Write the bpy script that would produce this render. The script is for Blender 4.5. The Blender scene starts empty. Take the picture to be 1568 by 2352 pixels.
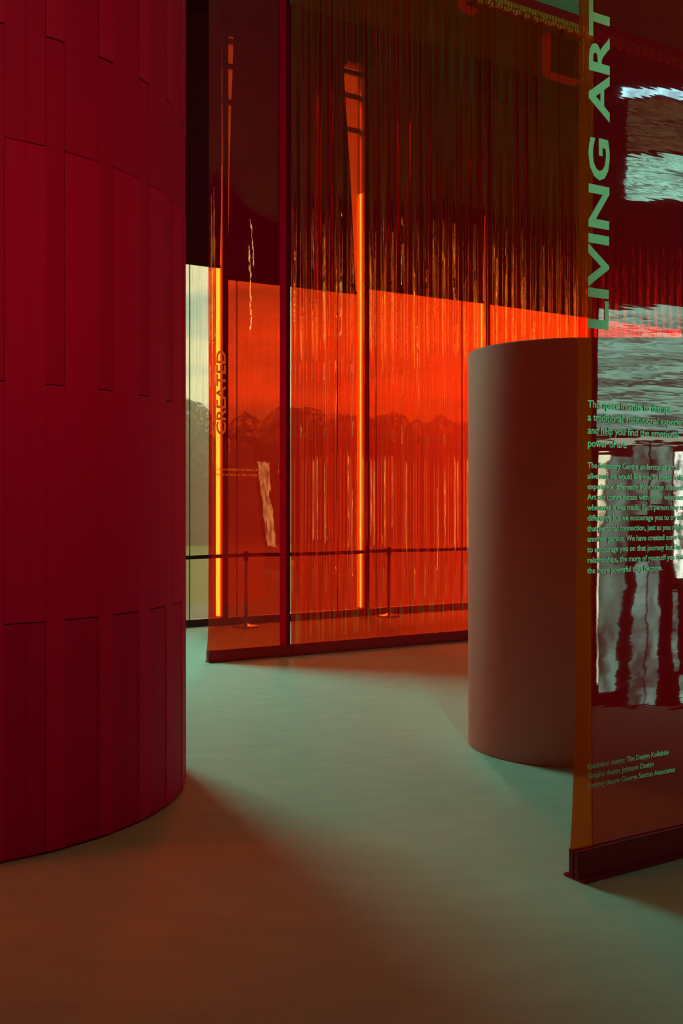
import bpy, bmesh, math, random
from mathutils import Vector, Matrix

random.seed(7)
SC = bpy.context.scene
COL = SC.collection

# ------------------------------------------------------------------ camera
CAM_H = 1.65
cam_d = bpy.data.cameras.new('camera')
cam_d.sensor_fit = 'HORIZONTAL'
cam_d.sensor_width = 24.0
cam_d.lens = 2400.0 / 1568.0 * 24.0
cam_d.shift_y = -16.0 / 1568.0
cam_d.clip_end = 500
cam = bpy.data.objects.new('camera', cam_d)
COL.objects.link(cam)
cam.location = (0, 0, CAM_H)
cam.rotation_euler = (math.radians(90), 0, 0)
SC.camera = cam

SC.view_settings.view_transform = 'Standard'
SC.view_settings.look = 'None'
SC.view_settings.exposure = 0.0
SC.view_settings.gamma = 1.0
SC.view_settings.use_curve_mapping = False
SC.cycles.transparent_max_bounces = 24
SC.cycles.max_bounces = 8
SC.cycles.sample_clamp_indirect = 4.0
SC.cycles.caustics_reflective = False
SC.cycles.caustics_refractive = False

# ------------------------------------------------------------------ frames
# the glazed end wall and the films run along U; N points into the hall
U = Vector((0.8490, 0.5284, 0.0))
N = Vector((0.5284, -0.8490, 0.0))
P0 = Vector((-2.11, 14.10, 0.0))
TH = math.atan2(U.y, U.x)


def W(a, b, z=0.0):
    return P0 + U * a + N * b + Vector((0, 0, z))


# ------------------------------------------------------------------ node helpers
def new_mat(name):
    m = bpy.data.materials.new(name)
    m.use_nodes = True
    nt = m.node_tree
    for n in list(nt.nodes):
        nt.nodes.remove(n)
    out = nt.nodes.new('ShaderNodeOutputMaterial')
    return m, nt, out


def nd(nt, typ, **kw):
    n = nt.nodes.new(typ)
    for k, v in kw.items():
        if k in n.inputs.keys():
            n.inputs[k].default_value = v
        else:
            setattr(n, k, v)
    return n


def rgba(c):
    return (c[0], c[1], c[2], 1.0)


def paint(name, col, rough=0.6, var=0.08, scale=6.0, bump=0.0, spec=0.3, stretch=(1, 1, 1), metal=0.0, bump_scale=None):
    m, nt, out = new_mat(name)
    p = nd(nt, 'ShaderNodeBsdfPrincipled')
    p.inputs['Roughness'].default_value = rough
    p.inputs['Specular IOR Level'].default_value = spec
    p.inputs['Metallic'].default_value = metal
    tc = nd(nt, 'ShaderNodeTexCoord')
    mp = nd(nt, 'ShaderNodeMapping')
    mp.inputs['Scale'].default_value = stretch
    nt.links.new(tc.outputs['Object'], mp.inputs['Vector'])
    nz = nd(nt, 'ShaderNodeTexNoise', Scale=scale, Detail=5.0, Roughness=0.6)
    nt.links.new(mp.outputs[0], nz.inputs['Vector'])
    mx = nd(nt, 'ShaderNodeMix', data_type='RGBA')
    mx.inputs[6].default_value = rgba([c * (1 - var) for c in col])
    mx.inputs[7].default_value = rgba([min(1, c * (1 + var)) for c in col])
    nt.links.new(nz.outputs['Fac'], mx.inputs[0])
    nt.links.new(mx.outputs[2], p.inputs['Base Color'])
    if bump > 0:
        nz2 = nd(nt, 'ShaderNodeTexNoise', Scale=bump_scale or scale * 8, Detail=3.0)
        nt.links.new(mp.outputs[0], nz2.inputs['Vector'])
        b = nd(nt, 'ShaderNodeBump', Strength=0.6, Distance=bump)
        nt.links.new(nz2.outputs['Fac'], b.inputs['Height'])
        nt.links.new(b.outputs[0], p.inputs['Normal'])
    nt.links.new(p.outputs[0], out.inputs[0])
    return m


def emit(name, col, strength, stripes=None):
    m, nt, out = new_mat(name)
    e = nd(nt, 'ShaderNodeEmission', Strength=strength)
    e.inputs[0].default_value = rgba(col)
    if stripes:
        tc = nd(nt, 'ShaderNodeTexCoord')
        mp = nd(nt, 'ShaderNodeMapping')
        mp.inputs['Scale'].default_value = stripes
        nz = nd(nt, 'ShaderNodeTexNoise', Scale=1.0, Detail=2.0)
        rp = nd(nt, 'ShaderNodeMapRange')
        rp.inputs[1].default_value = 0.35
        rp.inputs[2].default_value = 0.62
        rp.inputs[3].default_value = strength * 0.15
        rp.inputs[4].default_value = strength * 1.5
        nt.links.new(tc.outputs['Object'], mp.inputs[0])
        nt.links.new(mp.outputs[0], nz.inputs['Vector'])
        nt.links.new(nz.outputs['Fac'], rp.inputs[0])
        nt.links.new(rp.outputs[0], e.inputs[1])
    nt.links.new(e.outputs[0], out.inputs[0])
    return m


def film(name, tint, gloss_col, refl, wav=(3, 3, 20), wav_dist=0.003, fine=(10, 10, 60), fine_dist=0.0006, rough=0.02, haze=(0.05, 0.0, 0.002)):
    """clear coloured plastic film: tinted straight-through light plus a mirror-like, slightly rippled sheen"""
    m, nt, out = new_mat(name)
    tr = nd(nt, 'ShaderNodeBsdfTransparent')
    tr.inputs[0].default_value = rgba(tint)
    gl = nd(nt, 'ShaderNodeBsdfGlossy', Roughness=rough)
    gl.inputs[0].default_value = rgba(gloss_col)
    tc = nd(nt, 'ShaderNodeTexCoord')
    hs = []
    for sc_, dist in ((wav, wav_dist), (fine, fine_dist)):
        mp = nd(nt, 'ShaderNodeMapping')
        mp.inputs['Scale'].default_value = sc_
        nz = nd(nt, 'ShaderNodeTexNoise', Scale=1.0, Detail=1.5, Roughness=0.45)
        nt.links.new(tc.outputs['Object'], mp.inputs[0])
        nt.links.new(mp.outputs[0], nz.inputs['Vector'])
        mu = nd(nt, 'ShaderNodeMath', operation='MULTIPLY')
        mu.inputs[1].default_value = dist
        nt.links.new(nz.outputs['Fac'], mu.inputs[0])
        hs.append(mu)
    ad = nd(nt, 'ShaderNodeMath', operation='ADD')
    nt.links.new(hs[0].outputs[0], ad.inputs[0])
    nt.links.new(hs[1].outputs[0], ad.inputs[1])
    bp = nd(nt, 'ShaderNodeBump', Strength=1.0, Distance=1.0)
    nt.links.new(ad.outputs[0], bp.inputs['Height'])
    nt.links.new(bp.outputs[0], gl.inputs['Normal'])
    fr = nd(nt, 'ShaderNodeLayerWeight', Blend=0.25)
    ma = nd(nt, 'ShaderNodeMapRange')
    ma.inputs[3].default_value = refl
    ma.inputs[4].default_value = min(0.9, refl * 2.6)
    nt.links.new(fr.outputs['Fresnel'], ma.inputs[0])
    mx = nd(nt, 'ShaderNodeMixShader')
    nt.links.new(ma.outputs[0], mx.inputs[0])
    nt.links.new(tr.outputs[0], mx.inputs[1])
    nt.links.new(gl.outputs[0], mx.inputs[2])
    # the plastic is faintly cloudy
    hz = nd(nt, 'ShaderNodeBsdfTranslucent')
    hz.inputs[0].default_value = rgba(haze)
    hd = nd(nt, 'ShaderNodeBsdfDiffuse')
    hd.inputs[0].default_value = rgba(haze)
    a1 = nd(nt, 'ShaderNodeAddShader')
    a2 = nd(nt, 'ShaderNodeAddShader')
    nt.links.new(hz.outputs[0], a1.inputs[0])
    nt.links.new(hd.outputs[0], a1.inputs[1])
    nt.links.new(mx.outputs[0], a2.inputs[0])
    nt.links.new(a1.outputs[0], a2.inputs[1])
    nt.links.new(a2.outputs[0], out.inputs[0])
    return m


# ------------------------------------------------------------------ world: pale evening sky, cool behind the hall
world = bpy.data.worlds.new('evening_sky')
SC.world = world
world.use_nodes = True
wt = world.node_tree
for n in list(wt.nodes):
    wt.nodes.remove(n)
wo = wt.nodes.new('ShaderNodeOutputWorld')
bg = wt.nodes.new('ShaderNodeBackground')
SKY = 8.5
bg.inputs[1].default_value = SKY
tc = nd(wt, 'ShaderNodeTexCoord')
mp = nd(wt, 'ShaderNodeMapping')
mp.inputs['Scale'].default_value = (5.0, 5.0, 26.0)
mp.inputs['Location'].default_value = (0.3, 0.0, 0.55)
nz = nd(wt, 'ShaderNodeTexNoise', Scale=1.0, Detail=4.0, Roughness=0.5)
wt.links.new(tc.outputs['Generated'], mp.inputs[0])
wt.links.new(mp.outputs[0], nz.inputs['Vector'])
cr = nd(wt, 'ShaderNodeValToRGB')
cr.color_ramp.elements[0].position = 0.38
cr.color_ramp.elements[0].color = (0.40, 0.58, 0.42, 1)
cr.color_ramp.elements[1].position = 0.60
cr.color_ramp.elements[1].color = (1.0, 0.88, 0.52, 1)
wt.links.new(nz.outputs['Fac'], cr.inputs[0])
sx = nd(wt, 'ShaderNodeSeparateXYZ')
wt.links.new(tc.outputs['Generated'], sx.inputs[0])
mr = nd(wt, 'ShaderNodeMapRange')          # higher up the sky turns cooler and dimmer
mr.inputs[1].default_value = 0.22
mr.inputs[2].default_value = 0.5
wt.links.new(sx.outputs['Z'], mr.inputs[0])
mx = nd(wt, 'ShaderNodeMix', data_type='RGBA')
mx.inputs[7].default_value = (0.20, 0.40, 0.36, 1)
wt.links.new(mr.outputs[0], mx.inputs[0])
wt.links.new(cr.outputs[0], mx.inputs[6])
wt.links.new(mx.outputs[2], bg.inputs[0])
wt.links.new(bg.outputs[0], wo.inputs[0])


# ------------------------------------------------------------------ lamps
def area(name, loc, target, sx_, sy_, power, col, spread=180):
    l = bpy.data.lights.new(name, 'AREA')
    l.shape = 'RECTANGLE'
    l.size, l.size_y = sx_, sy_
    l.energy = power
    l.color = col
    l.spread = math.radians(spread)
    o = bpy.data.objects.new(name, l)
    COL.objects.link(o)
    o.location = loc
    d = (Vector(target) - Vector(loc)).normalized()
    o.rotation_euler = d.to_track_quat('-Z', 'Y').to_euler()
    return o


# daylight through the unscreened bays, left of the films and hidden behind the plank wall
area('daylight_left', W(-2.9, -0.4, 6.9), W(-2.2, 5.0, 2.6), 2.1, 2.4, 375, (0.13, 1.0, 0.72))
# bright high sky outside, above what the camera can see past the blinds
for a0, a1 in ((7.3, 9.6), (10.9, 14.5)):
    area('high_sky', W((a0 + a1) / 2, -12.0, 9.7), W((a0 + a1) / 2 - 3.0, 7.0, 0.5), a1 - a0, 3.0,
         2100 * (a1 - a0), (1.0, 0.86, 0.6), 60)

# low evening sun skimming along the outside of the glass
sun_d = bpy.data.lights.new('evening_sun', 'SUN')
sun_d.energy = 60.0
sun_d.color = (1.0, 0.86, 0.55)
sun_d.angle = math.radians(1.0)
sun = bpy.data.objects.new('evening_sun', sun_d)
COL.objects.link(sun)
sun.location = W(-20, -4, 6)
sun.rotation_euler = (U * 1.0 + N * 0.07 + Vector((0, 0, -0.14))).to_track_quat('-Z', 'Y').to_euler()
# added amber fill for the floor by the plank wall, unseen at left
area('amber_fill', Vector((-4.4, 3.5, 2.3)), Vector((-0.9, 4.0, 0.0)), 0.6, 0.6, 5.0, (1.0, 0.055, 0.008), 64)
# two added, unseen cool fill lamps that brighten the near film's lettering
for zt, pw in ((3.15, 330), (1.50, 640)):
    sp = bpy.data.lights.new('lettering_fill', 'SPOT')
    sp.energy = pw
    sp.color = (0.12, 1.0, 0.66)
    sp.spot_size = math.radians(20)
    sp.spot_blend = 0.6
    sp.shadow_soft_size = 0.04
    so = bpy.data.objects.new('lettering_fill', sp)
    COL.objects.link(so)
    so.location = (1.3, -1.0, 4.6)
    so.rotation_euler = (Vector((1.80, 4.95, zt)) - so.location).to_track_quat('-Z', 'Y').to_euler()
# added, unseen red fill that brightens the curved plank wall
area('red_fill', Vector((0.8, -0.6, 4.6)), Vector((-1.5, 5.2, 2.5)), 0.5, 0.5, 6.8, (1.0, 0.05, 0.05), 52)

# ------------------------------------------------------------------ materials
M = {}
M['carpet'] = paint('carpet', (0.50, 0.50, 0.44), 0.95, 0.16, 3.0, bump=0.004, spec=0.05, stretch=(1, 2.5, 1), bump_scale=90)
M['plank_a'] = paint('plank_red', (0.50, 0.002, 0.12), 0.55, 0.05, 3, spec=0.15)
M['plank_b'] = paint('plank_dark_red', (0.45, 0.002, 0.11), 0.55, 0.05, 3, spec=0.1)
M['plank_c'] = paint('plank_bright_red', (0.525, 0.002, 0.125), 0.55, 0.05, 3, spec=0.1)
M['partition'] = paint('partition_paint', (0.77, 0.20, 0.17), 0.7, 0.03, 4, spec=0.1)
M['hall'] = paint('hall_wall_paint', (0.05, 0.018, 0.016), 0.8, 0.08, 2)
M['ceiling'] = paint('ceiling_louvres', (0.10, 0.36, 0.28), 0.7, 0.05, 3)
M['frame'] = paint('dark_window_metal', (0.035, 0.012, 0.012), 0.5, 0.1, 8)
M['reveal'] = paint('window_reveal', (0.85, 0.83, 0.72), 0.5, 0.05, 8)
M['blind'] = paint('blackout_cloth', (0.10, 0.008, 0.020), 0.85, 0.1, 5, spec=0.1)
M['bar'] = paint('red_bar_paint', (0.30, 0.006, 0.022), 0.5, 0.06, 9, spec=0.3)
M['bar_end'] = paint('dark_red_bar', (0.16, 0.004, 0.014), 0.5, 0.06, 9, spec=0.3)
M['vinyl'] = paint('pale_green_vinyl', (0.45, 0.85, 0.55), 0.6, 0.02, 9, spec=0.2)
M['vinyl_gold'] = paint('ochre_vinyl', (0.62, 0.32, 0.05), 0.5, 0.04, 9, spec=0.2)
M['metal'] = paint('stanchion_metal', (0.30, 0.26, 0.25), 0.3, 0.05, 12, metal=0.9)
M['belt'] = paint('black_belt', (0.02, 0.008, 0.010), 0.8, 0.1, 20)
M['wire'] = paint('steel_wire', (0.2, 0.2, 0.2), 0.4, 0.05, 20, metal=0.8)
M['tape'] = paint('ruffled_tape', (0.50, 0.36, 0.06), 0.6, 0.35, 40)
M['lawn'] = paint('lawn_grass', (0.20, 0.20, 0.035), 0.9, 0.25, 0.6)
M['path'] = paint('pale_path', (0.24, 0.23, 0.16), 0.9, 0.1, 0.8)
M['leaf'] = paint('tree_leaves', (0.11, 0.17, 0.105), 0.9, 0.2, 1.2)
M['bark'] = paint('tree_bark', (0.06, 0.045, 0.03), 0.9, 0.2, 3)

M['film_far'] = film('red_film', (0.93, 0.054, 0.005), (1.0, 0.56, 0.22), 0.10, wav=(7, 7, 4), wav_dist=0.0008, fine=(40, 40, 14), fine_dist=0.00012)
M['film_wavy'] = film('red_corrugated_film', (0.93, 0.050, 0.005), (1.0, 0.34, 0.08), 0.24, wav=(5, 5, 2.0), wav_dist=0.0004, fine=(30, 30, 5), fine_dist=0.00006)
M['film_near'] = film('red_orange_film', (0.62, 0.040, 0.010), (0.92, 1.0, 0.92), 0.15, wav=(3.2, 3.2, 8), wav_dist=0.0006, fine=(5, 5, 38), fine_dist=0.00016)
m, nt, out = new_mat('magenta_hem')
df = nd(nt, 'ShaderNodeBsdfDiffuse')
df.inputs[0].default_value = (0.24, 0.002, 0.05, 1)
tl = nd(nt, 'ShaderNodeBsdfTranslucent')
tl.inputs[0].default_value = (0.14, 0.001, 0.028, 1)
tc = nd(nt, 'ShaderNodeTexCoord')
nz = nd(nt, 'ShaderNodeTexNoise', Scale=6.0)
nt.links.new(tc.outputs['Object'], nz.inputs['Vector'])
bp = nd(nt, 'ShaderNodeBump', Strength=0.2, Distance=0.002)
nt.links.new(nz.outputs['Fac'], bp.inputs['Height'])
nt.links.new(bp.outputs[0], df.inputs['Normal'])
ads = nd(nt, 'ShaderNodeAddShader')
nt.links.new(df.outputs[0], ads.inputs[0])
nt.links.new(tl.outputs[0], ads.inputs[1])
nt.links.new(ads.outputs[0], out.inputs[0])
M['film_hem'] = m
M['curl_reflection'] = film('curl_orange_reflection', (0.75, 0.10, 0.02), (1.0, 0.7, 0.4), 0.008, wav=(4, 4, 1), wav_dist=0.002, haze=(0.085, 0.013, 0.0))  # mirrored orange on the film's curled edge, put into tint and haze
M['strip_reflection'] = film('strip_green_reflection', (0.70, 0.45, 0.30), (0.9, 1.0, 0.9), 0.05, haze=(0.05, 0.06, 0.035))  # grey-green reflection beside the curl, put into tint and haze

M['hem_edge'] = m.copy()
M['hem_edge'].name = 'dark_magenta_edge'
for n in M['hem_edge'].node_tree.nodes:
    if n.type in ('BSDF_DIFFUSE', 'BSDF_TRANSLUCENT'):
        n.inputs[0].default_value = (0.11, 0.001, 0.024, 1)

# the ochre letters glow a little with the window behind them
nt = M['vinyl_gold'].node_tree
tl = nd(nt, 'ShaderNodeBsdfTranslucent')
tl.inputs[0].default_value = (0.45, 0.32, 0.04, 1)
ads = nd(nt, 'ShaderNodeAddShader')
pr = [n for n in nt.nodes if n.type == 'BSDF_PRINCIPLED'][0]
ou = [n for n in nt.nodes if n.type == 'OUTPUT_MATERIAL'][0]
nt.links.new(pr.outputs[0], ads.inputs[0])
nt.links.new(tl.outputs[0], ads.inputs[1])
nt.links.new(ads.outputs[0], ou.inputs[0])

# leaves let part of the sky behind them through
nt = M['leaf'].node_tree
tl = nd(nt, 'ShaderNodeBsdfTranslucent')
tl.inputs[0].default_value = (0.40, 0.52, 0.38, 1)
mxs = nd(nt, 'ShaderNodeMixShader')
mxs.inputs[0].default_value = 0.5
pr = [n for n in nt.nodes if n.type == 'BSDF_PRINCIPLED'][0]
ou = [n for n in nt.nodes if n.type == 'OUTPUT_MATERIAL'][0]
nt.links.new(pr.outputs[0], mxs.inputs[1])
nt.links.new(tl.outputs[0], mxs.inputs[2])
lc = nd(nt, 'ShaderNodeTexCoord')          # gaps between the leaf clusters
ln = nd(nt, 'ShaderNodeTexNoise', Scale=2.6, Detail=6.0, Roughness=0.7)
nt.links.new(lc.outputs['Object'], ln.inputs['Vector'])
lm = nd(nt, 'ShaderNodeMapRange')
lm.inputs[1].default_value = 0.44
lm.inputs[2].default_value = 0.56
nt.links.new(ln.outputs['Fac'], lm.inputs[0])
lt = nd(nt, 'ShaderNodeBsdfTransparent')
lx = nd(nt, 'ShaderNodeMixShader')
nt.links.new(lm.outputs[0], lx.inputs[0])
nt.links.new(lt.outputs[0], lx.inputs[1])
nt.links.new(mxs.outputs[0], lx.inputs[2])
nt.links.new(lx.outputs[0], ou.inputs[0])

# glass
m, nt, out = new_mat('window_glass')
tr = nd(nt, 'ShaderNodeBsdfTransparent')
tr.inputs[0].default_value = (0.95, 1.0, 0.97, 1)
gl = nd(nt, 'ShaderNodeBsdfGlossy', Roughness=0.01)
mxs = nd(nt, 'ShaderNodeMixShader')
mxs.inputs[0].default_value = 0.05
nt.links.new(tr.outputs[0], mxs.inputs[1])
nt.links.new(gl.outputs[0], mxs.inputs[2])
nt.links.new(mxs.outputs[0], out.inputs[0])
M['glass'] = m

# sun-screen mesh: lets a small share of the view through, with fine vertical weave
m, nt, out = new_mat('screen_mesh')
tr = nd(nt, 'ShaderNodeBsdfTransparent')
tl = nd(nt, 'ShaderNodeBsdfTranslucent')
tl.inputs[0].default_value = (0.031, 0.017, 0.012, 1)
tc = nd(nt, 'ShaderNodeTexCoord')
mp = nd(nt, 'ShaderNodeMapping')
mp.inputs['Scale'].default_value = (60, 60, 1.2)
nz = nd(nt, 'ShaderNodeTexNoise', Scale=1.0, Detail=3.0)
nt.links.new(tc.outputs['Object'], mp.inputs[0])
nt.links.new(mp.outputs[0], nz.inputs['Vector'])
cr = nd(nt, 'ShaderNodeValToRGB')
cr.color_ramp.elements[0].position = 0.3
cr.color_ramp.elements[0].color = (0.070, 0.074, 0.072, 1)
cr.color_ramp.elements[1].position = 0.7
cr.color_ramp.elements[1].color = (0.096, 0.10, 0.096, 1)
nt.links.new(nz.outputs['Fac'], cr.inputs[0])
nt.links.new(cr.outputs[0], tr.inputs[0])
ads = nd(nt, 'ShaderNodeAddShader')
nt.links.new(tr.outputs[0], ads.inputs[0])
nt.links.new(tl.outputs[0], ads.inputs[1])
nt.links.new(ads.outputs[0], out.inputs[0])
M['screen'] = m


# ------------------------------------------------------------------ mesh helpers
def link(name, me, mat=None, parent=None, loc=None, smooth=False):
    o = bpy.data.objects.new(name, me)
    if mat and not me.materials:
        me.materials.append(mat)
    COL.objects.link(o)
    if parent is not None:
        o.parent = parent
    if loc is not None:
        o.location = loc
    if smooth:
        me.polygons.foreach_set('use_smooth', [True] * len(me.polygons))
    return o


def from_bm(name, bm, mat, parent=None, loc=None, smooth=False):
    me = bpy.data.meshes.new(name)
    bm.normal_update()
    bm.to_mesh(me)
    bm.free()
    return link(name, me, mat, parent, loc, smooth)


def add_box(bm, x0, x1, y0, y1, z0, z1, fn=None):
    vs = []
    for z in (z0, z1):
        for (x, y) in ((x0, y0), (x1, y0), (x1, y1), (x0, y1)):
            v = Vector((x, y, z))
            vs.append(bm.verts.new(fn(v) if fn else v))
    for f in ((3, 2, 1, 0), (4, 5, 6, 7), (0, 1, 5, 4), (1, 2, 6, 5), (2, 3, 7, 6), (3, 0, 4, 7)):
        bm.faces.new([vs[i] for i in f])


def add_cyl(bm, x, y, z0, z1, r0, r1=None, n=20):
    r1 = r0 if r1 is None else r1
    lo = [bm.verts.new((x + r0 * math.cos(2 * math.pi * i / n), y + r0 * math.sin(2 * math.pi * i / n), z0)) for i in range(n)]
    hi = [bm.verts.new((x + r1 * math.cos(2 * math.pi * i / n), y + r1 * math.sin(2 * math.pi * i / n), z1)) for i in range(n)]
    for i in range(n):
        j = (i + 1) % n
        bm.faces.new((lo[i], lo[j], hi[j], hi[i]))
    bm.faces.new(lo[::-1])
    bm.faces.new(hi)


def add_lathe(bm, prof, n=28):
    rings = []
    for r, z in prof:
        rings.append([bm.verts.new((r * math.cos(2 * math.pi * i / n), r * math.sin(2 * math.pi * i / n), z)) for i in range(n)])
    for k in range(len(rings) - 1):
        for i in range(n):
            j = (i + 1) % n
            bm.faces.new((rings[k][i], rings[k][j], rings[k + 1][j], rings[k + 1][i]))
    bm.faces.new(rings[0][::-1])
    bm.faces.new(rings[-1])


def hall(v):            # x = along the glass, y = into the hall
    return W(v.x, v.y, v.z)


def struct(o, label=None):
    o['kind'] = 'structure'
    if label:
        o['label'] = label
    return o


def tag(o, label, cat, group=None):
    o['label'] = label
    o['category'] = cat
    if group:
        o['group'] = group
    return o


def empty(name, loc, rz=0.0):
    o = bpy.data.objects.new(name, None)
    COL.objects.link(o)
    o.location = loc
    o.rotation_euler = (0, 0, rz)
    o.empty_display_size = 0.2
    return o


def hall_box(name, a0, a1, b0, b1, z0, z1, mat, parent=None):
    bm = bmesh.new()
    add_box(bm, a0, a1, b1, b0, z0, z1, hall)
    bmesh.ops.recalc_face_normals(bm, faces=bm.faces)
    return from_bm(name, bm, mat, parent)


# ------------------------------------------------------------------ the hall
CEIL = 8.8
AL, AR, BR = -15.0, 17.0, 15.6
struct(hall_box('floor', AL, AR, -0.05, BR, -0.10, 0.0, M['carpet']), 'pale grey-green carpet floor with orange light lying across its left half')

# ceiling of fine louvres, joined because each is only a pixel or two wide
bm = bmesh.new()
add_box(bm, AL, AR, BR, -0.05, CEIL + 0.06, CEIL + 0.2, hall)
b = -0.05
while b < 9.0:
    add_box(bm, -1.0, 13.0, b + 0.047, b, CEIL + 0.03, CEIL + 0.06, hall)
    b += 0.055
bmesh.ops.recalc_face_normals(bm, faces=bm.faces)
struct(from_bm('ceiling', bm, M['ceiling']), 'pale ceiling of fine parallel louvres, seen above the top rail of the wavy film')

struct(hall_box('wall_side', AL - 0.15, AL, -0.25, BR, 0, CEIL + 0.2, M['hall']))
struct(hall_box('wall_right_side', AR, AR + 0.15, -0.25, BR, 0, CEIL + 0.2, M['hall']))

# far glazed end wall ----------------------------------------------------
MULL = [0.52 + 2.32 * k for k in range(-2, 7)]
HEAD = 8.25
struct(hall_box('wall_back', AL, AR, -0.25, -0.05, HEAD, CEIL + 0.2, M['blind']), 'dark header above the glazed end wall')
struct(hall_box('wall_back_left', AL, MULL[0], -0.25, -0.05, 0.0, HEAD, M['hall']))
struct(hall_box('baseboard_back', AL, AR, -0.10, 0.05, 0.0, 0.10, M['frame']), 'dark skirting along the foot of the glazed end wall')
for k, a in enumerate(MULL):
    bm = bmesh.new()
    add_box(bm, a, a + 0.075, 0.10, -0.12, 0.10, CEIL, hall)
    bmesh.ops.recalc_face_normals(bm, faces=bm.faces)
    t = struct(from_bm('trim_%d' % (k + 1), bm, M['frame']))
    bm = bmesh.new()        # pale reveal on the side that meets the daylight
    add_box(bm, a - 0.006, a - 0.0005, 0.09, -0.12, 0.12, 6.3, hall)
    bmesh.ops.recalc_face_normals(bm, faces=bm.faces)
    from_bm('reveal', bm, M['reveal'], t)

SCREENED = [i for i, a in enumerate(MULL[:-1]) if a > -2.0]
wn = 0
for i in range(len(MULL) - 1):
    a0, a1 = MULL[i] + 0.075, MULL[i + 1]
    wn += 1
    bm = bmesh.new()
    add_box(bm, a0, a1, -0.07, -0.085, 0.10, HEAD, hall)
    bmesh.ops.recalc_face_normals(bm, faces=bm.faces)
    w = struct(from_bm('window_%d' % wn, bm, M['glass']))
    for zt in (7.2, 7.7, 8.05):
        bm = bmesh.new()
        add_box(bm, a0, a1, -0.03, -0.06, zt, zt + 0.07, hall)
        bmesh.ops.recalc_face_normals(bm, faces=bm.faces)
        from_bm('transom', bm, M['frame'], w)
    if i in SCREENED:
        bm = bmesh.new()
        gap = 0.062 if MULL[i + 1] < 1.0 else 0.034
        v = [bm.verts.new(W(a, 0.0, z)) for a, z in ((a0, 0.10), (a1 - gap, 0.10), (a1 - gap, HEAD), (a0, HEAD))]
        bm.faces.new(v)
        sc_ = from_bm('screen_mesh', bm, M['screen'], w)
        for aa in (a0 + 0.17, a1 - gap - 0.40):
            bm = bmesh.new()
            add_box(bm, aa, aa + 0.012, 0.012, 0.004, 0.10, HEAD, hall)
            bmesh.ops.recalc_face_normals(bm, faces=bm.faces)
            from_bm('pull_cord', bm, M['belt'], sc_)


# blackout blinds: one to a bay, each hanging a little differently
def blind(i, z_left, z_right, tl, bl, tr_, br, label):
    """tl/bl/tr/br: inset of the top and bottom corners from the bay's two posts"""
    a0, a1 = MULL[i] + 0.075, MULL[i + 1]
    root = empty('roller_blind', W(a0, 0.06, 0.0), 0)
    tag(root, label, 'blind', 'blackout blinds along the glazed end wall')
    base = root.location.copy()
    nz_ = 10
    bm = bmesh.new()
    rows = []
    for r in range(nz_ + 1):
        t = r / nz_
        aL = a0 + tl * (1 - t) + bl * t
        aR = a1 - (tr_ * (1 - t) + br * t)
        row = []
        for c in range(9):
            f = c / 8
            zb = z_left + (z_right - z_left) * f
            zz = (HEAD - 0.02) * (1 - t) + zb * t
            bb = 0.06 + 0.012 * math.sin(c * 1.1 + r * 0.6 + i)
            row.append((bm.verts.new(W(aL + (aR - aL) * f, bb, zz) - base), bm.verts.new(W(aL + (aR - aL) * f, bb + 0.004, zz) - base)))
        rows.append(row)
    for r in range(nz_):
        for c in range(8):
            for s in (0, 1):
                bm.faces.new((rows[r][c][s], rows[r][c + 1][s], rows[r + 1][c + 1][s], rows[r + 1][c][s]))
    from_bm('cloth', bm, M['blind'], root, smooth=True)
    bm = bmesh.new()
    aL, aR = a0 + bl, a1 - br
    vs = []
    for (aa, zb) in ((aL, z_left), (aR, z_right)):
        for (bb, zz) in ((0.045, -0.03), (0.080, -0.03), (0.080, 0.012), (0.045, 0.012)):
            vs.append(bm.verts.new(W(aa, bb, zb + zz) - base))
    for q in range(4):
        bm.faces.new((vs[q], vs[(q + 1) % 4], vs[4 + (q + 1) % 4], vs[4 + q]))
    bm.faces.new(vs[0:4]); bm.faces.new(vs[4:8][::-1])
    from_bm('hem_bar', bm, M['frame'], root)
    bm = bmesh.new()
    add_box(bm, a0 + min(tl, 0.02), a1 - max(0.03, tr_ * 0.9), 0.12, 0.0, HEAD - 0.12, HEAD + 0.04, lambda v: hall(v) - base)
    bmesh.ops.recalc_face_normals(bm, faces=bm.faces)
    from_bm('roller_box', bm, M['blind'], root)
    return root


I0 = 2          # MULL[2] = 0.52, the post just right of the first film's edge
blind(I0 - 1, 4.92, 4.92, 0.0, 0.0, 0.0, 0.03, 'black blackout blind beside the red plank wall, left of the films')
blind(I0, 4.78, 4.80, 0.10, 0.0, 0.36, 0.14, 'black blackout blind behind the flat film, with a bright gap on its right')
blind(I0 + 1, 4.90, 4.91, 0.0, 0.0, 0.0, 0.03, 'black blackout blind behind the middle of the wavy film')
blind(I0 + 2, 4.91, 4.90, 0.0, 0.0, 0.0, 0.0, 'black blackout blind behind the wavy film, above the curved partition')
for q in (4, 5):
    blind(I0 + q, 4.90, 4.90, 0.0, 0.0, 0.0, 0.0, 'black blackout blind hidden behind the partition, %s past the wavy film' % ('next' if q == 4 else 'last'))
blind(I0 + 3, 4.90, 4.90, 0.0, 0.0, 0.0, 0.0, 'black blackout blind at far right, behind the two overlapping films')

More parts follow.
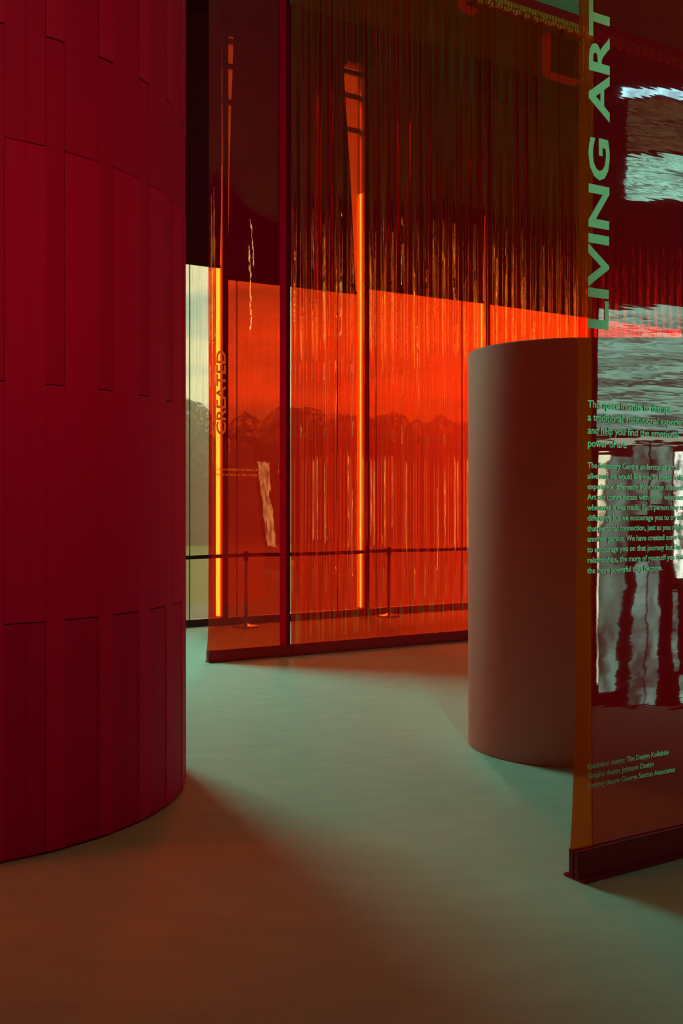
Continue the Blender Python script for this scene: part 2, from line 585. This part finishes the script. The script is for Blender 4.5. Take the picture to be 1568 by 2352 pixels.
# square fitting hanging below the ceiling, behind the films
def square_light(a, b, z, s, label):
    root = empty('ceiling_light', W(a, b, z), TH)
    tag(root, label, 'light')
    bm = bmesh.new(); add_box(bm, -s, s, -0.06, 0.06, -s, s)
    from_bm('housing', bm, M['blind'], root)
    bm = bmesh.new()
    add_box(bm, -s - 0.06, -s, -0.07, 0.05, -s, s)
    add_box(bm, -s, s, -0.07, 0.05, -s - 0.05, -s)
    from_bm('lit_rim', bm, M['lit_rim'], root)
    bm = bmesh.new(); add_box(bm, -0.02, 0.02, -0.02, 0.02, s, CEIL - z)
    from_bm('stem', bm, M['frame'], root)


M['lit_rim'] = emit('lit_rim', (1.0, 0.10, 0.08), 0.11)
square_light(5.35, 1.6, 8.30, 0.28, 'square fitting with lit left and lower rim below ceiling, near the large lettered film')
square_light(3.35, 1.9, 8.52, 0.10, 'small ceiling fitting with a lit rim seen high through the wavy film')

# rear end of the hall, behind the camera: glowing panes added for the films to mirror -----------
struct(hall_box('wall_rear', AL, AR, BR, BR + 0.15, 0, CEIL + 0.2, M['hall']))
for k, (a0, a1) in enumerate(((AL, 3.2), (6.2, AR))):
    struct(hall_box('trim_baffle_%d' % (k + 1), a0, a1, BR - 1.6, BR, 5.12, 5.30, M['hall']))  # added unseen baffle that keeps the slit panes' light off the floor
TEAL, COOL, WARM = (0.42, 1.0, 0.78), (0.55, 0.90, 1.0), (1.0, 0.85, 0.55)
PANES = [
    (4.72, 4.98, 1.0, 2.75, (0.9, 1.0, 0.85), 16.0, (6, 6, 5)),
    (5.12, 5.40, 0.1, 2.60, (0.9, 1.0, 0.85), 16.0, (6, 6, 4)),
    (6.2, 7.3, 0.6, 2.9, (1.0, 0.80, 0.48), 9.5, (3, 3, 2)),
    (8.3, 9.4, 0.7, 2.9, (1.0, 0.80, 0.48), 9.5, (3, 3, 2)),
    (10.6, 11.7, 0.7, 2.9, (1.0, 0.80, 0.48), 9.5, (3, 3, 2)),
    (5.67, 5.73, 5.8, 7.75, WARM, 40.0, None),
    (6.10, 6.19, 7.3, 8.5, WARM, 34.0, None),
]
for k in range(9):
    a = -6.5 + k * 1.05
    PANES.append((a, a + 0.06, 5.5, 7.0 + 0.5 * ((k * 7) % 4), (1.0, 0.62, 0.17), 112.0, None))
for k in range(8):
    a = 7.9 + k * 1.05
    PANES.append((a, a + 0.06, 5.6, 7.2 + 0.45 * ((k * 5) % 4), (1.0, 0.62, 0.17), 112.0, None))
for j, (a0, a1, z0, z1, c, s, st) in enumerate(PANES):
    wn += 1
    bm = bmesh.new()
    add_box(bm, a0 - 0.04, a1 + 0.04, BR - 0.03, BR + 0.02, z0 - 0.04, z1 + 0.04, hall)
    bmesh.ops.recalc_face_normals(bm, faces=bm.faces)
    s *= 0.24
    w = struct(from_bm('window_%d' % wn, bm, M['frame']))  # surround of an added glowing pane
    bm = bmesh.new()
    add_box(bm, a0, a1, BR - 0.045, BR - 0.035, z0, z1, hall)
    bmesh.ops.recalc_face_normals(bm, faces=bm.faces)
    from_bm('pane', bm, emit('glow_pane_%d' % j, c, s, st), w)

# added off-frame wall; its glowing panels make the near film's reflections
def glow_wall(v):         # the wall stands turned towards the film: x along it, y through it
    return W(1.02 + v.x * 0.849 + v.y * 0.528, 12.40 - v.x * 0.528 + v.y * 0.849, v.z)


def glow_wall_box(name, x0, x1, y0, y1, z0, z1, mat, parent=None):
    bm = bmesh.new()
    add_box(bm, x0, x1, y0, y1, z0, z1, glow_wall)
    bmesh.ops.recalc_face_normals(bm, faces=bm.faces)
    return from_bm(name, bm, mat, parent)


ew = struct(glow_wall_box('wall_glow', -0.50, 0.95, 0.02, 0.20, 0.0, 7.6, M['hall']),
            'added dark wall of glowing panels, seen only mirrored in the near lettered film')
LIT = [
    (0.555, 0.625, 0.18, 2.03, (1.0, 0.95, 0.62), 3.4, (8, 8, 3)),
    (0.645, 0.770, 0.12, 2.00, TEAL, 0.75, (14, 14, 2)),
    (0.780, 0.900, 1.55, 2.10, TEAL, 0.55, (9, 9, 9)),
    (0.850, 0.925, 0.02, 1.16, (0.50, 1.0, 0.85), 0.85, (9, 9, 3)),
    (0.945, 1.025, 0.02, 1.20, (0.50, 1.0, 0.85), 0.85, (9, 9, 3)),
    (0.930, 1.170, 1.62, 2.10, TEAL, 0.75, (9, 9, 9)),
    (1.205, 1.330, 1.05, 2.05, (0.92, 1.0, 0.86), 4.2, (16, 16, 9)),
    (1.345, 1.490, 0.95, 2.05, (0.92, 1.0, 0.86), 4.2, (16, 16, 9)),
    (1.180, 1.235, 0.30, 0.92, TEAL, 0.7, (9, 9, 9)),
    (1.260, 1.640, 0.05, 0.24, TEAL, 1.3, (8, 8, 8)),
    (0.460, 1.700, 2.12, 2.17, (0.8, 1.0, 0.75), 1.7, None),
    (0.460, 1.700, 2.22, 3.23, TEAL, 1.5, (1.2, 1.2, 55)),
    (0.620, 1.700, 4.14, 4.50, TEAL, 2.7, (1.5, 1.5, 55)),
    (0.620, 1.700, 4.55, 4.97, (0.9, 0.75, 0.35), 0.22, (1.5, 1.5, 50)),
    (0.560, 1.700, 5.01, 5.08, (0.45, 0.85, 1.0), 5.5, (5, 5, 5)),
]
for j, (a0, a1, z0, z1, c, s_, st) in enumerate(LIT):
    x0, x1 = (a0 - 0.504) * 0.691 - 0.358, (a1 - 0.504) * 0.691 - 0.358
    glow_wall_box('glow_panel', x0, x1, 0.0, 0.018, z0, z1, emit('glow_panel_%d' % j, c, s_, st), ew)

# ------------------------------------------------------------------ left: curved plank wall
LC, LR = Vector((-2.415, 6.023)), 1.502
STEP = 3.78
A0 = -43.29 - 10 * STEP
bm = bmesh.new()
add_cyl(bm, LC.x, LC.y, 0.0, 4.95, LR - 0.035, n=96)
wl = struct(from_bm('wall_left', bm, M['plank_b'], smooth=False), 'tall curved wall of red vertical planks on the left')


def plank_mesh(d0, d1, z0, z1, r_in, r_out):
    bm = bmesh.new()
    n = 3
    rings = []
    for i in range(n + 1):
        t = math.radians(d0 + (d1 - d0) * i / n)
        c, s = math.cos(t), math.sin(t)
        rings.append([bm.verts.new((LC.x + r * c, LC.y + r * s, z)) for r, z in ((r_out, z0), (r_out, z1), (r_in, z1), (r_in, z0))])
    for i in range(n):
        p, q = rings[i], rings[i + 1]
        for k in range(4):
            bm.faces.new((p[k], q[k], q[(k + 1) % 4], p[(k + 1) % 4]))
    bm.faces.new(rings[0][::-1]); bm.faces.new(rings[-1])
    bmesh.ops.recalc_face_normals(bm, faces=bm.faces)
    me = bpy.data.meshes.new('plank')
    bm.to_mesh(me); bm.free()
    return me


ncol = 34
for k in range(ncol):
    d0 = A0 + k * STEP
    d1 = d0 + STEP
    ph = (k - 10) % 3          # column 10 is the single one whose left edge sits at -43.29 deg ... pattern pair/single
    single = (ph == 2)
    if single:
        cuts = [0.012, 2.22, 3.86, 4.95]
        mats = ['plank_c', 'plank_b', 'plank_a']
    else:
        cuts = [0.012, 1.10, 3.34, 4.95]
        mats = ['plank_b', 'plank_c', 'plank_b']
    # the first two columns of each group share their joints
    for z0, z1, mm in zip(cuts[:-1], cuts[1:], mats):
        g = 0.06
        rr = LR + (0.0 if mm != 'plank_b' else -0.004) + random.uniform(-0.001, 0.001)
        me = plank_mesh(d0 + g / 2, d1 - g / 2, z0 + 0.003, z1 - 0.003, LR - 0.034, rr)
        link('plank', me, M[mm], wl)

# ------------------------------------------------------------------ right: low curved partition
RC, RR = Vector((1.545, 7.199)), 0.668
PH = 2.70
prof = []
for i in range(49):
    t = math.radians(90 + 180 * i / 48)
    prof.append((RC.x + RR * math.cos(t), RC.y + RR * math.sin(t)))
prof.append((4.6, RC.y - RR)); prof.append((4.6, RC.y + RR))
bm = bmesh.new()
ed = 0.012
cxm, cym = 2.6, RC.y


def inset(p, d):
    v = Vector((p[0] - max(p[0] if p[0] < RC.x else RC.x, 0), 0))
    c = Vector((min(max(p[0], RC.x), 4.6 - RR), RC.y))
    r = Vector(p) - c
    return (c + r * (1 - d / RR))


levels = [(0.0, 0.006), (0.006, 0.0), (PH - ed, 0.0), (PH - 0.3 * ed, 0.3 * ed), (PH, ed)]
rings = []
for z, d in levels:
    rings.append([bm.verts.new((*inset(p, d), z)) for p in prof])
n = len(prof)
for k in range(len(rings) - 1):
    for i in range(n):
        j = (i + 1) % n
        f = bm.faces.new((rings[k][i], rings[k][j], rings[k + 1][j], rings[k + 1][i]))
        f.smooth = i < 48
bm.faces.new(rings[-1])
bmesh.ops.recalc_face_normals(bm, faces=bm.faces)
wr = from_bm('wall_right', bm, M['partition'])
struct(wr, 'head-high partition with a rounded end, dark red with a pale lit left edge')


# ------------------------------------------------------------------ films
def sheet(name, mat, parent, x0, x1, z0, z1, nx, nz_, off, edge=None, smooth=True):
    """film surface in the film's own frame: x along, -y towards the room"""
    verts, faces = [], []
    for r in range(nz_ + 1):
        z = z0 + (z1 - z0) * r / nz_
        for c in range(nx + 1):
            f = c / nx
            x = x0 + (x1 - x0) * f
            if edge:
                x -= edge(z) * (1 - f) ** 3
            verts.append((x, off(x, z), z))
    for r in range(nz_):
        for c in range(nx):
            i = r * (nx + 1) + c
            faces.append((i, i + 1, i + nx + 2, i + nx + 1))
    me = bpy.data.meshes.new(name)
    me.from_pydata(verts, [], faces)
    me.update()
    return link(name, me, mat, parent, smooth=smooth)


def base_bar(parent, x0, x1, h=0.125):
    bm = bmesh.new()
    for y0, y1 in ((-0.026, -0.003), (0.003, 0.026)):
        add_box(bm, x0, x1, y0, y1, 0.012, h)
    bmesh.ops.bevel(bm, geom=[e for e in bm.edges], offset=0.003, segments=2, affect='EDGES')
    bb = from_bm('base_bar', bm, M['bar'], parent)
    bm = bmesh.new()
    add_box(bm, x0 - 0.004, x1, -0.068, 0.068, 0.0005, 0.013)
    bmesh.ops.bevel(bm, geom=[e for e in bm.edges], offset=0.004, segments=2, affect='EDGES')
    from_bm('foot_plate', bm, M['bar'], bb)
    bm = bmesh.new()
    for y0, y1 in ((-0.028, -0.0035), (0.0035, 0.028)):
        add_box(bm, x0 - 0.005, x0 + 0.001, y0, y1, 0.013, h + 0.003)
    from_bm('end_cap', bm, M['bar_end'], bb)
    return bb


def top_rail(parent, x0, x1, z, hooks=True):
    bm = bmesh.new()
    add_box(bm, x0, x1, -0.03, 0.03, z, z + 0.11)
    bmesh.ops.bevel(bm, geom=[e for e in bm.edges], offset=0.004, segments=1, affect='EDGES')
    tr_ = from_bm('top_rail', bm, M['bar'], parent)
    if hooks:
        bm = bmesh.new()
        x = x0 + 0.02
        k = 0
        while x < x1 - 0.02:
            dz = 0.012 * math.sin(k * 1.7)
            add_box(bm, x, x + 0.036, -0.032, 0.012, z - 0.075 + dz, z - 0.012)
            add_box(bm, x + 0.01, x + 0.02, -0.022, 0.0, z - 0.02, z + 0.004)
            add_box(bm, x - 0.004, x + 0.030, -0.024, 0.016, z - 0.125 - dz, z - 0.085)
            x += 0.050
            k += 1
        t = from_bm('ruffled_tape', bm, M['tape'], tr_)
        t['kind'] = 'stuff'
    x = x0 + 0.35
    while x < x1:
        bm = bmesh.new()
        add_cyl(bm, x, 0.0, z + 0.11, CEIL + 0.02, 0.0035, n=6)
        from_bm('hanging_wire', bm, M['wire'], tr_)
        x += 1.6
    return tr_


def lettering(name, parent, text, size, x, z, mat, y=-0.004, sx_=1.0, rot=0.0, line=1.0, bold=0.0, off=None):
    if '\n' in text:
        for k, ln in enumerate(text.split('\n')):
            lettering(name, parent, ln, size, x, z - k * line * size, mat, y, sx_, rot, line, bold, off)
        return
    cu = bpy.data.curves.new(name, 'FONT')
    cu.body = text
    cu.size = size
    cu.space_line = line
    cu.offset = bold
    cu.extrude = 0.0004
    cu.resolution_u = 3
    tmp = bpy.data.objects.new(name + '_tmp', cu)
    COL.objects.link(tmp)
    dg = bpy.context.evaluated_depsgraph_get()
    me = bpy.data.meshes.new_from_object(tmp.evaluated_get(dg))
    bpy.data.objects.remove(tmp)
    bpy.data.curves.remove(cu)
    me.name = name
    me.transform(Matrix.Translation((x, y, z)) @ Matrix.Rotation(rot, 4, 'Y') @ Matrix.Rotation(math.radians(90), 4, 'X') @ Matrix.Diagonal((sx_, 1, 1, 1)))
    if off:                              # the letters lie on the film and follow its bends
        for v in me.vertices:
            v.co.y += off(v.co.x, v.co.z)
    me.materials.clear()
    return link(name, me, mat, parent)


# --- far flat film with the vertical word
R1 = Vector((-1.40, 10.94, 0.0))
film_a = empty('hanging_film', R1, TH)
tag(film_a, 'flat clear red film lettered CREATED, hung before the glazed wall', 'film')
FT = 8.00


def off_a(x, z):
    e = max(0.0, 0.10 - x) / 0.10
    return 0.035 * e * e + 0.006 * math.sin(x * 6 + z * 0.5) + 0.004 * math.sin(z * 1.9 + x * 3)


sheet('film_sheet', M['film_far'], film_a, 0.022, 0.985, 0.10, FT, 48, 90, off_a, lambda z: 0.022 * math.exp(-max(0, z - 0.10) / 0.16))
sheet('folded_hem', M['film_hem'], film_a, 0.850, 0.980, 0.10, FT, 4, 40, lambda x, z: -0.010 + 0.002 * math.sin(z))
sheet('hem_edge', M['hem_edge'], film_a, 0.930, 0.980, 0.10, FT, 3, 40, lambda x, z: -0.014 + 0.002 * math.sin(z))
base_bar(film_a, 0.0, 0.988)
top_rail(film_a, 0.0, 0.988, FT - 0.03)
lettering('title_lettering', film_a, 'CREATED', 0.152, 0.206, 2.385, M['vinyl_gold'], y=-0.0025, sx_=1.37, rot=-math.pi / 2, bold=0.003, off=off_a)
lettering('caption_line', film_a, 'Create something and leave it for\nothers to remix or take it away.', 0.044, 0.092, 2.015, M['vinyl_gold'], y=-0.0025, line=1.25, sx_=0.86, off=off_a, bold=0.0008)

# --- far corrugated film
film_b = empty('hanging_film', R1 + U * 0.998, TH)
tag(film_b, 'long corrugated clear red film with vertical waves and orange glints', 'film')
PITCH = 0.153
LB = 8.4
from mathutils import noise


def off_b(x, z):
    fade = min(1.0, x / 0.10)
    w = 0.029 * math.sin(2 * math.pi * (x + 0.010 * noise.noise((x * 1.3, 0, z * 0.35))) / PITCH)
    amp = 1.0 + 0.25 * noise.noise((x * 2.1, 3.0, z * 0.25))
    w += 0.0042 * math.sin(6 * math.pi * x / PITCH + 2.5 * noise.noise((x * 3.1, 5.0, z * 0.3)))
    return fade * (w * amp + 0.003 * noise.noise((x * 9.0, 7.0, z * 0.9)) + 0.010 * noise.noise((x * 0.9, 1.0, z * 0.15)))


sheet('film_sheet', M['film_wavy'], film_b, 0.0, LB, 0.10, FT, 2300, 44, off_b)
base_bar(film_b, 0.003, LB)
top_rail(film_b, 0.003, LB, FT - 0.03)

# --- near film with the large lettering
R2 = Vector((1.025, 4.60, 0.0))
film_c = empty('hanging_film', R2, TH)
tag(film_c, 'near clear red film lettered LIVING ART, hanging at the right edge', 'film')


def off_c(x, z):
    e = max(0.0, 0.125 - x) / 0.125
    return 0.040 * e * e + 0.005 * math.sin(x * 4.2 + 0.4 * z) + 0.006 * math.sin(z * 1.3)


sheet('film_sheet', M['film_near'], film_c, 0.110, 2.2, 0.10, 5.6, 80, 110, off_c)
ce = lambda z: 0.036 * math.exp(-max(0, z - 0.10) / 0.55) + 0.004
sheet('curl_reflection', M['curl_reflection'], film_c, 0.047, 0.116, 0.12, 5.58, 8, 60, lambda x, z: off_c(x, z), ce)
sheet('strip_reflection', M['strip_reflection'], film_c, 0.112, 0.136, 0.12, 5.58, 3, 60, lambda x, z: off_c(x, z) + 0.012)
base_bar(film_c, 0.0, 2.25, 0.128)
top_rail(film_c, 0.0, 2.25, 5.57, hooks=False)
YL = -0.003
lettering('title_lettering', film_c, 'LIVING ART', 0.170, 0.2075, 2.425, M['vinyl'], y=YL, sx_=1.66, rot=-math.pi / 2, bold=0.004, off=off_c)
lettering('intro_line', film_c, 'This space intends to disrupt\na traditional institutional experience\nand help you find the emotional\npower of art.',
          0.047, 0.088, 2.085, M['vinyl'], y=YL, line=1.24, sx_=0.97, off=off_c, bold=0.0006)
lettering('body_line', film_c,
          'The Sainsbury Centre understands art as\nalive and we would like you to invest in this\nexperience differently from other museums.\n'
          'Art can communicate with you \u2013 wherever and\nwhenever it was made. Each person may respond\ndifferently but we encourage you to try and find\n'
          'that personal connection, just as you might with\nanother person. We have created some ways\nto encourage you on that journey but like all\n'
          'relationships, the more of yourself you invest,\nthe more powerful they become.',
          0.037, 0.088, 1.815, M['vinyl'], y=YL, line=1.27, sx_=0.97, off=off_c, bold=0.0006)
lettering('credits_line', film_c, 'Exhibition design: The Design Kollektiv\nGraphic design: Johnson Design\nLighting design: George Sexton Associates',
          0.034, 0.088, 0.475, M['vinyl'], y=YL, line=1.27, sx_=0.97, off=off_c, bold=0.0006)


# ------------------------------------------------------------------ belt barrier behind the far films
def stanchion(loc, rz, label, belt_len):
    root = empty('belt_stanchion', loc, rz)
    tag(root, label, 'stanchion', 'belt barrier posts along the glazed wall')
    bm = bmesh.new()
    add_lathe(bm, [(0.175, 0.0), (0.178, 0.012), (0.165, 0.022), (0.06, 0.034), (0.032, 0.05)])
    from_bm('base', bm, M['metal'], root, smooth=True)
    bm = bmesh.new()
    add_cyl(bm, 0, 0, 0.04, 0.92, 0.024)
    from_bm('pole', bm, M['metal'], root, smooth=True)
    bm = bmesh.new()
    add_lathe(bm, [(0.028, 0.90), (0.032, 0.905), (0.032, 1.005), (0.029, 1.02), (0.010, 1.03)])
    from_bm('belt_head', bm, M['belt'], root, smooth=True)
    bm = bmesh.new()
    nseg = 16
    for i in range(nseg):
        x0, x1 = 0.031 + (belt_len - 0.066) * i / nseg, 0.031 + (belt_len - 0.066) * (i + 1) / nseg
        s0 = -0.012 * math.sin(math.pi * i / nseg)
        s1 = -0.012 * math.sin(math.pi * (i + 1) / nseg)
        vs = [bm.verts.new(v) for v in ((x0, -0.001, 0.950 + s0), (x1, -0.001, 0.950 + s1), (x1, -0.001, 1.0 + s1), (x0, -0.001, 1.0 + s0),
                                        (x0, 0.001, 0.950 + s0), (x1, 0.001, 0.950 + s1), (x1, 0.001, 1.0 + s1), (x0, 0.001, 1.0 + s0))]
        for f in ((0, 1, 2, 3), (7, 6, 5, 4), (3, 2, 6, 7), (0, 4, 5, 1)):
            bm.faces.new([vs[q] for q in f])
    from_bm('belt', bm, M['belt'], root)


S1, S2 = Vector((-1.29, 14.12, 0)), Vector((0.70, 15.48, 0))
dS = S2 - S1
ang = math.atan2(dS.y, dS.x)
dl = dS.length
S0, S3 = S1 - dS, S2 + dS
stanchion(S0, ang, 'belt barrier post by the bare window bay, hidden behind the plank wall', dl)
stanchion(S1, ang, 'belt barrier post seen through the flat film lettered CREATED', dl)
stanchion(S2, ang, 'belt barrier post seen through the wavy film', dl)

# ------------------------------------------------------------------ outdoors
bm = bmesh.new()
add_box(bm, -120, 120, -0.3, -160, -0.7, -0.62, hall)
bmesh.ops.recalc_face_normals(bm, faces=bm.faces)
g = struct(from_bm('ground', bm, M['lawn']), 'lawn outside the glazed wall')
struct(hall_box('trim_path', -60, 60, -9.0, -3.2, -0.62, -0.60, M['path']), 'pale path outside the glazed wall')


def tree(row, a, b, h, r, label):
    root = empty('tree', W(a, b, -0.62), random.uniform(0, 6))
    tag(root, label, 'tree', 'trees beyond the lawn')
    bm = bmesh.new()
    add_cyl(bm, 0, 0, 0, h * 0.5, 0.28, 0.16, n=8)
    from_bm('trunk', bm, M['bark'], root)
    bm = bmesh.new()
    for q in range(30):
        t = random.uniform(0, 6.28)
        rr = random.uniform(0.36, 0.48) * r
        c = Vector((math.cos(t) * r * 0.55, math.sin(t) * r * 0.55, h * random.uniform(0.12, 0.80)))
        bmesh.ops.create_icosphere(bm, subdivisions=2, radius=rr, matrix=Matrix.Translation(c))
    for v in bm.verts:
        v.co += Vector((noise.noise(v.co * 1.1), noise.noise(v.co * 1.1 + Vector((9, 0, 0))), noise.noise(v.co * 1.1 + Vector((0, 9, 0))))) * 0.5
    from_bm('crown', bm, M['leaf'], root, smooth=True)


hd = empty('hedge', W(0, -70, -0.62), TH)
tag(hd, 'long dark hedge far behind the row of trees', 'hedge')
bm = bmesh.new()
bmesh.ops.create_grid(bm, x_segments=200, y_segments=24, size=0.5)
for v in bm.verts:
    x, t = v.co.x * 150 + 5, (v.co.y + 0.5) * math.pi
    r = 1 + 0.12 * noise.noise((x * 0.25, t * 1.5, 0)) + 0.06 * noise.noise((x * 1.1, t * 4, 3))
    v.co = Vector((x, -math.cos(t) * 2.6 * r, math.sin(t) * 6.2 * r))
from_bm('foliage', bm, M['leaf'], hd, smooth=True)
ORD = ('first', 'second', 'third', 'fourth', 'fifth', 'sixth', 'seventh')
for i in range(6):
    tree(0, 8.8 + i * 8.2, -44 + random.uniform(-0.3, 0.3), random.uniform(7.6, 8.4), 3.75,
         '%s leafy tree from the left in the nearer row beyond the lawn' % ORD[i])
for i in range(6):
    tree(1, 13.5 + i * 9.4, -58 + random.uniform(-0.3, 0.3), random.uniform(9.5, 10.5), 4.3,
         '%s tall tree from the left in the farther row beyond the lawn' % ORD[i])
